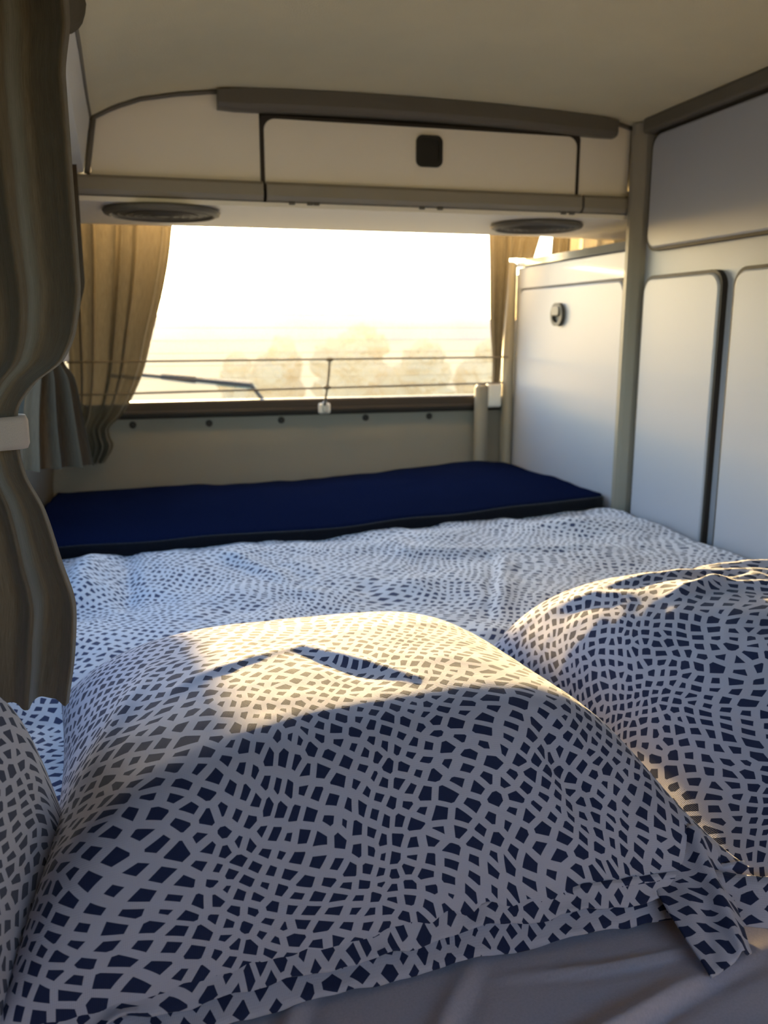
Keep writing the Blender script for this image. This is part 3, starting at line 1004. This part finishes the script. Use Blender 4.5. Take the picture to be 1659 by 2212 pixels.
def ex_r(x, y, s, t):
    z = seg_ridge(x, y, 0.50, 0.90, 0.72, 0.88, 0.014, 0.010) + seg_ridge(x, y, 0.62, 0.84, 0.82, 0.72, 0.012, 0.010)
    z += seg_ridge(x, y, 0.55, 0.82, 0.70, 0.86, 0.010, 0.007) + seg_ridge(x, y, 0.68, 0.94, 0.9, 0.86, 0.014, 0.010)
    z += seg_ridge(x, y, 0.46, 0.93, 0.52, 0.86, 0.012, 0.008) + seg_ridge(x, y, 0.58, 0.70, 0.78, 0.62, 0.014, 0.008)
    z -= seg_ridge(x, y, 0.52, 0.62, 0.70, 0.58, 0.02, 0.008)
    return z
pr, tp_r = pillow('pillow', 'right hand pillow with flecked print, its near corner flap hanging over the grey sheet', [(0.415, 0.475), (0.98, 0.44), (1.0, 1.06), (0.398, 1.01)], -0.012, 0.138, M_print_r,
                  prof_r, ex_r, seed=21.0, wr=0.004)
# left pillow against the wall
def prof_l(s, t):
    return (sup(2 * s - 1, 5) ** 0.5) * (sup(2 * t - 1, 3.4) ** 0.6)
pl, tp_l = pillow('pillow', 'shadowed pillow at the left edge, squeezed between the wall and the large pillow', [(-0.258, 0.40), (-0.118, 0.41), (-0.084, 0.68), (-0.252, 0.70)], -0.014, 0.203, M_print_l,
                  prof_l, None, nu=90, nv=110, seed=33.0, wr=0.005)
# main pillow
ct_m = curve([0, .03, .08, .13, .18, .23, .45, .64, .80, .89, .95, 1.0], [0, .36, .66, .86, .96, .985, .945, .885, .815, .70, .46, 0])
def prof_m(s, t):
    return (sup(2 * s - 1, 3.4) ** 0.62) * ct_m(t ** (1 + 0.5 * (s - 0.33)))
def ex_m(x, y, s, t):
    z = seg_ridge(x, y, 0.0, 0.72, 0.115, 0.775, 0.009, 0.0032)
    z += seg_ridge(x, y, 0.125, 0.775, 0.20, 0.66, 0.007, 0.005)
    z -= seg_ridge(x, y, 0.112, 0.765, 0.175, 0.66, 0.012, 0.004)
    z += seg_ridge(x, y, 0.14, 0.80, 0.30, 0.84, 0.012, 0.0012)
    z -= seg_ridge(x, y, 0.312, 0.515, 0.290, 0.60, 0.012, 0.012) + seg_ridge(x, y, 0.33, 0.52, 0.37, 0.58, 0.010, 0.007)
    z += 0.006 * nz(x, y, 7.0, 9.0) * min(1, max(0, (0.62 - y) / 0.05))
    z += seg_ridge(x, y, -0.07, 0.66, -0.02, 0.80, 0.014, 0.006)
    z += 0.002 * nz(x, y, 2.0, 6.0)
    return z
pm, tp_m = pillow('pillow', 'large flecked pillow in the middle foreground with a sunlit top', [(-0.118, 0.478), (0.436, 0.512), (0.385, 0.985), (-0.128, 1.0)], 0.0, 0.128, M_print,
                  prof_m, ex_m, seed=4.0, wr=0.0015, pinch=0.036, nu=220, nv=190)

# loose hems
fe = tp_m[2, ::4]
seam = [(p[0], p[1] + 0.004, 0.004) for p in tp_m[0, ::5]]
flange('hem', seam, 0.012, M_print, pm, -0.012, 1.3, rip=0.010)
flange('hem', [(p[0], p[1] + 0.006, -0.010) for p in tp_m[0, 4:-40:5]], 0.020, M_print, pm, -0.014, 2.9, rip=0.005)
# corner flap of the right pillow
seam = [(0.372, 0.535, -0.006), (0.392, 0.515, 0.004), (0.425, 0.495, 0.006), (0.47, 0.482, 0.004), (0.6, 0.47, 0.0), (0.95, 0.45, 0.0)]
flange('hem', seam, 0.034, M_print_r, pr, -0.022, 5.1, rip=0.006)
nuF, nvF = 26, 30
P = np.zeros((nvF, nuF, 3))
for j in range(nvF):
    v = j / (nvF - 1)
    for i in range(nuF):
        u = i / (nuF - 1)
        a0 = np.array([0.352, 0.560, 0.004]) * (1 - u) + np.array([0.418, 0.535, 0.010]) * u
        b0_ = np.array([0.352, 0.440, -0.024]) * (1 - u) + np.array([0.392, 0.450, -0.020]) * u
        p = a0 * (1 - v) + b0_ * v
        p[2] += 0.007 * math.sin(PI * u) * (1 - v) + 0.004 * nz(u * 4, v * 4, 2.0) + 0.012 * math.exp(-((u - 0.75) / 0.12) ** 2) * (1 - 0.4 * v)
        P[j, i] = p
o = mesh('corner_flap', P.reshape(-1, 3), grid_faces(nuF, nvF), M_print_r, pr, True, arc_uv(P) + 1.7)
so = o.modifiers.new('thick', 'SOLIDIFY'); so.thickness = 0.002; so.offset = 0

# ------------------------------------------------------------------ curtains
def curtain(name, label, rows, dirv, nrm, mat, folds, nu=150, nv=120, seed=0.0, tilt=None, zwob=0.0, group=None, sharp=0.85, over=0.105, fine=0.14):
    """rows: (z, right edge offset, left edge offset along dirv, fold depth) from top to bottom"""
    R_ = np.array(rows, float)
    zt, zb_ = R_[0, 0], R_[-1, 0]
    P = np.zeros((nv, nu, 3))
    d3 = np.array([dirv[0], dirv[1], 0.0]); d3 /= np.linalg.norm(d3)
    n3 = np.array([nrm[0], nrm[1], 0.0]); n3 /= np.linalg.norm(n3)
    org = np.array([dirv[2], dirv[3], 0.0])
    rz = R_[::-1, 0]
    fr_, fl_, fa_ = (curve(rz, R_[::-1, k]) for k in (1, 2, 3))
    for j in range(nv):
        z = zt + (zb_ - zt) * j / (nv - 1)
        r_ = fr_(z); l_ = fl_(z); am = max(0.002, fa_(z))
        for i in range(nu):
            u = i / (nu - 1)
            ph = 2 * PI * folds * u + 1.6 * nz(u * 5, z * 1.5, seed) + seed
            f = math.sin(ph)
            f = math.copysign(abs(f) ** sharp, f)
            f += fine * math.sin(2.7 * ph + 1.0 + 2 * nz(u * 7, z * 2, seed + 2)) + 0.6 * fine * nz(u * 14, z * 4, seed + 7)
            off = l_ + (r_ - l_) * u + over * (r_ - l_) / folds * math.sin(ph + 1.2) * math.sin(PI * u) ** 0.5
            p = org + d3 * off + n3 * (am * f)
            p[2] = z + zwob * math.sin(PI * 2 * u * 1.3 + seed)
            if j == nv - 1 or j == nv - 2:
                pass
            if tilt:
                p[1] += tilt(z)
            P[j, i] = p
    uv = np.zeros((nv, nu, 2))
    wtot = max(abs(R_[:, 1] - R_[:, 2])) * 2.2
    for j in range(nv):
        uv[j, :, 0] = np.linspace(0, wtot, nu)
        uv[j, :, 1] = (zt - zb_) * j / (nv - 1)
    o = mesh(name, P.reshape(-1, 3), grid_faces(nu, nv), mat, None, True, uv.reshape(-1, 2))
    tag(o, label, 'curtain', group)
    return o

def band(name, cx, cy_, z0, z1, rx, ry, mat, parent, ang=0.0, n=40):
    vs = []
    for z, g in ((z0, 1.0), (z0 + (z1 - z0) * .15, 1.03), (z1 - (z1 - z0) * .15, 1.03), (z1, 1.0)):
        for k in range(n):
            a = 2 * PI * k / n
            x, y = rx * g * math.cos(a), ry * g * math.sin(a)
            vs.append((cx + x * math.cos(ang) - y * math.sin(ang), cy_ + x * math.sin(ang) + y * math.cos(ang), z))
    uv = [(k / n * 0.3, z) for z in (0, .01, .03, .04) for k in range(n)]
    o = mesh(name, vs, grid_faces(n, 4, True), mat, parent, True, uv)
    so = o.modifiers.new('thick', 'SOLIDIFY'); so.thickness = 0.002; so.offset = 1
    return o

# near curtain of the left window (offsets measured along +X from x=-0.13, y=0.73)
rows1 = [(0.93, 0.080, -0.16, 0.020), (0.645, 0.082, -0.15, 0.018), (0.60, 0.076, -0.14, 0.018), (0.50, 0.076, -0.13, 0.017), (0.455, 0.076, -0.12, 0.016), (0.42, 0.071, -0.11, 0.014), (0.395, 0.060, -0.10, 0.011),
         (0.375, 0.036, -0.085, 0.008), (0.352, 0.022, -0.08, 0.005), (0.325, 0.021, -0.08, 0.005), (0.305, 0.024, -0.085, 0.009), (0.275, 0.036, -0.09, 0.012), (0.23, 0.046, -0.10, 0.014),
         (0.19, 0.054, -0.11, 0.015), (0.155, 0.051, -0.12, 0.015), (0.104, 0.042, -0.12, 0.013)]
c1 = curtain('curtain', 'near grey woven curtain at the left edge, gathered by a broad pale tieback', rows1, (1, 0.12, -0.13, 0.735), (0.12, -1), M_curt, 5.2, nu=260, nv=200, seed=1.0, group=None)
band('tieback', -0.157, 0.733, 0.326, 0.351, 0.053, 0.022, M_tie, c1)
# far curtain of the left window
rows2 = [(0.69, 0.06, -0.10, 0.016), (0.50, 0.06, -0.10, 0.016), (0.46, 0.050, -0.08, 0.013), (0.41, 0.028, -0.05, 0.008), (0.385, 0.012, -0.03, 0.004), (0.365, 0.012, -0.03, 0.004),
         (0.33, 0.030, -0.045, 0.010), (0.26, 0.040, -0.06, 0.014), (0.174, 0.052, -0.07, 0.014)]
c2 = curtain('curtain', 'small grey curtain with shade in its colour, behind the near one, tied at the left window far end', rows2, (1, 0.35, -0.165, 1.60), (0.3, -1), M_curt_shade, 3.3, nu=140, nv=130, seed=4.0)
band('tieback', -0.173, 1.597, 0.362, 0.385, 0.027, 0.012, M_tie, c2, 0.33)
# rear window, left
gy = lambda z: glass_y(z) - 0.055
rows3 = [(0.69, 0.064, -0.222, 0.010), (0.674, 0.062, -0.222, 0.010), (0.592, 0.049, -0.222, 0.011), (0.499, 0.027, -0.222, 0.012), (0.403, -0.002, -0.22, 0.012), (0.305, -0.031, -0.22, 0.011), (0.243, -0.059, -0.22, 0.010), (0.187, -0.093, -0.22, 0.009),
         (0.143, -0.132, -0.22, 0.009), (0.125, -0.130, -0.22, 0.010), (0.104, -0.123, -0.22, 0.012), (0.052, -0.150, -0.22, 0.012)]
c3 = curtain('curtain', 'sunlit sheer curtain drawn to the left side of the rear window', rows3, (1, 0, 0, 0), (0, -1), M_curt_r, 5.5, nu=260, nv=140, seed=9.0, tilt=gy, over=0.36, fine=0.3)
rows4 = [(0.70, 1.008, 0.940, 0.008), (0.674, 1.008, 0.943, 0.008), (0.60, 1.009, 0.951, 0.008), (0.43, 1.010, 0.967, 0.007), (0.30, 1.011, 0.985, 0.006), (0.22, 1.011, 0.988, 0.005)]
gy4 = lambda z: glass_y(z) - 0.022
c4 = curtain('curtain', 'dark curtain at the right side of the rear window beside the low cupboard', rows4, (1, 0, 0, 0), (0, -1), M_curt_r, 2.5, nu=90, nv=90, seed=12.0, tilt=gy4)
c4b = curtain('upper_fold', 'x', [(0.70, 1.108, 1.002, 0.008), (0.674, 1.102, 1.002, 0.008), (0.614, 1.088, 1.002, 0.008)], (1, 0, 0, 0), (0, -1), M_curt_r, 3.5, nu=80, nv=14, seed=13.0, tilt=gy4)
for k_ in ('label', 'category'):
    del c4b[k_]
c4b.parent = c4
c5 = curtain('curtain', 'narrow dark curtain in the gap above the low cupboard, by the bright slit', [(0.70, 1.195, 1.128, 0.008), (0.612, 1.19, 1.122, 0.008)], (1, 0, 0, 2.375), (0, -1), M_curt_r, 2.5, nu=50, nv=12, seed=15.0)
c6 = curtain('curtain', 'pale curtain in the gap above the low cupboard, next to the wardrobe post', [(0.70, 1.42, 1.172, 0.008), (0.612, 1.42, 1.172, 0.008)], (1, 0, 0, 2.34), (0, -1), M_curt_p, 4.5, nu=90, nv=14, seed=18.0)
# gathered end of a dark fabric roll under the ceiling edge, top left
pts = [(-0.082, 0.95 + 0.02 * k, 0.785 + 0.004 * math.sin(k * 1.3)) for k in range(14)]
rl = tube('fabric_roll', pts, [0.022, 0.026, 0.027, 0.026, 0.028, 0.027, 0.028, 0.027, 0.028, 0.027, 0.027, 0.025, 0.021, 0.012], M_blind, None, 16)
tag(rl, 'end of a dark rolled up fabric blind under the ceiling edge at the top left', 'blind')

# ------------------------------------------------------------------ outside
gv, gf = [], []
gx = np.linspace(-160, 160, 41)
gyy = np.concatenate([[-60, -20, -5, 0, 3, 8, 15], np.linspace(25, 300, 24), [400, 600, 1200]])
for y in gyy:
    for x in gx:
        z = -0.95 - 0.0 * y
        if y > 12:
            z -= min(6.0, (y - 12) * 0.14)
        z += 0.35 * nz(x, y, 3.0, 0.06) * min(1, max(0, y - 5) / 20)
        gv.append((x, y, z))
g = mesh('ground', gv, grid_faces(len(gx), len(gyy)), M_ground, None, True)
g['kind'] = 'structure'
g['label'] = 'dry meadow falling away outside the van'
hv = []
hx_ = np.linspace(-500, 700, 90)
for k, x in enumerate(hx_):
    h = 2 + 9 * (0.5 + 0.5 * nz(x, 2.0, 1.0, 0.006)) + 3 * nz(x, 4.0, 1.0, 0.03) + 1.2 * nz(x, 9.0, 1.0, 0.11)
    for (dy, hh) in ((-60, -9.5), (-20, -6 + (h + 6) * 0.6), (0, h), (60, -9.5)):
        hv.append((x, 520 + dy, hh))
hl = mesh('hills', hv, grid_faces(4, len(hx_)), M_hill, None, True)
hl['kind'] = 'structure'
hl['label'] = 'low hazy hill on the horizon'

def tree(x, y, h, zb_, label, sd):
    rs = random.Random(sd)
    t_ = thing('tree', label, 'tree', (x, y, zb_), 'trees beyond the meadow')
    tube('trunk', [(x, y, zb_ - 0.2), (x + 0.1, y, zb_ + h * 0.3), (x, y, zb_ + h * 0.6)], [h * 0.035, h * 0.028, h * 0.015], M_bark, t_, 8)
    bm = bmesh.new()
    for k in range(9):
        a = rs.uniform(0, 2 * PI); q = rs.uniform(0, 0.24) * h
        cz = zb_ + h * rs.uniform(0.25, 0.80)
        r = h * rs.uniform(0.16, 0.26) * (1.15 - (cz - zb_) / h * 0.5)
        res = bmesh.ops.create_icosphere(bm, subdivisions=3, radius=r, matrix=Matrix.Translation((x + q * math.cos(a), y + q * math.sin(a), cz)))
        for v in res['verts']:
            d_ = nz(v.co.x, v.co.y, v.co.z, 1.6 / (h * 0.1)) * r * 0.55
            v.co += (v.co - Vector((x, y, cz))).normalized() * d_
    from_bm('crown', bm, M_leaf, t_)
    return t_
TP = [(9.5, 66, 6.2), (12.0, 57, 6.6), (15.4, 65, 6.9), (17.0, 56, 6.5), (21.0, 67, 6.4), (22.2, 57, 6.15), (27.2, 68, 6.0), (27.6, 58, 5.9), (6.0, 58, 5.4), (33.5, 69, 5.85)]
WORDS = ['third tree from the left', 'fourth tree from the left', 'tallest tree in the middle of the window', 'tree just right of the tallest one', 'tree third from the tallest towards the right',
         'tree midway between the tallest and the window right edge', 'low tree in the right half of the window', 'lower tree close to the window right edge', 'second small tree from the left, nearly lost in glare', 'smallest tree, at the window right edge']
for k, (x, y, h) in enumerate(TP):
    tree(x, y, h, -6.2, 'hazy backlit ' + WORDS[k] + ' beyond the meadow', k + 3)
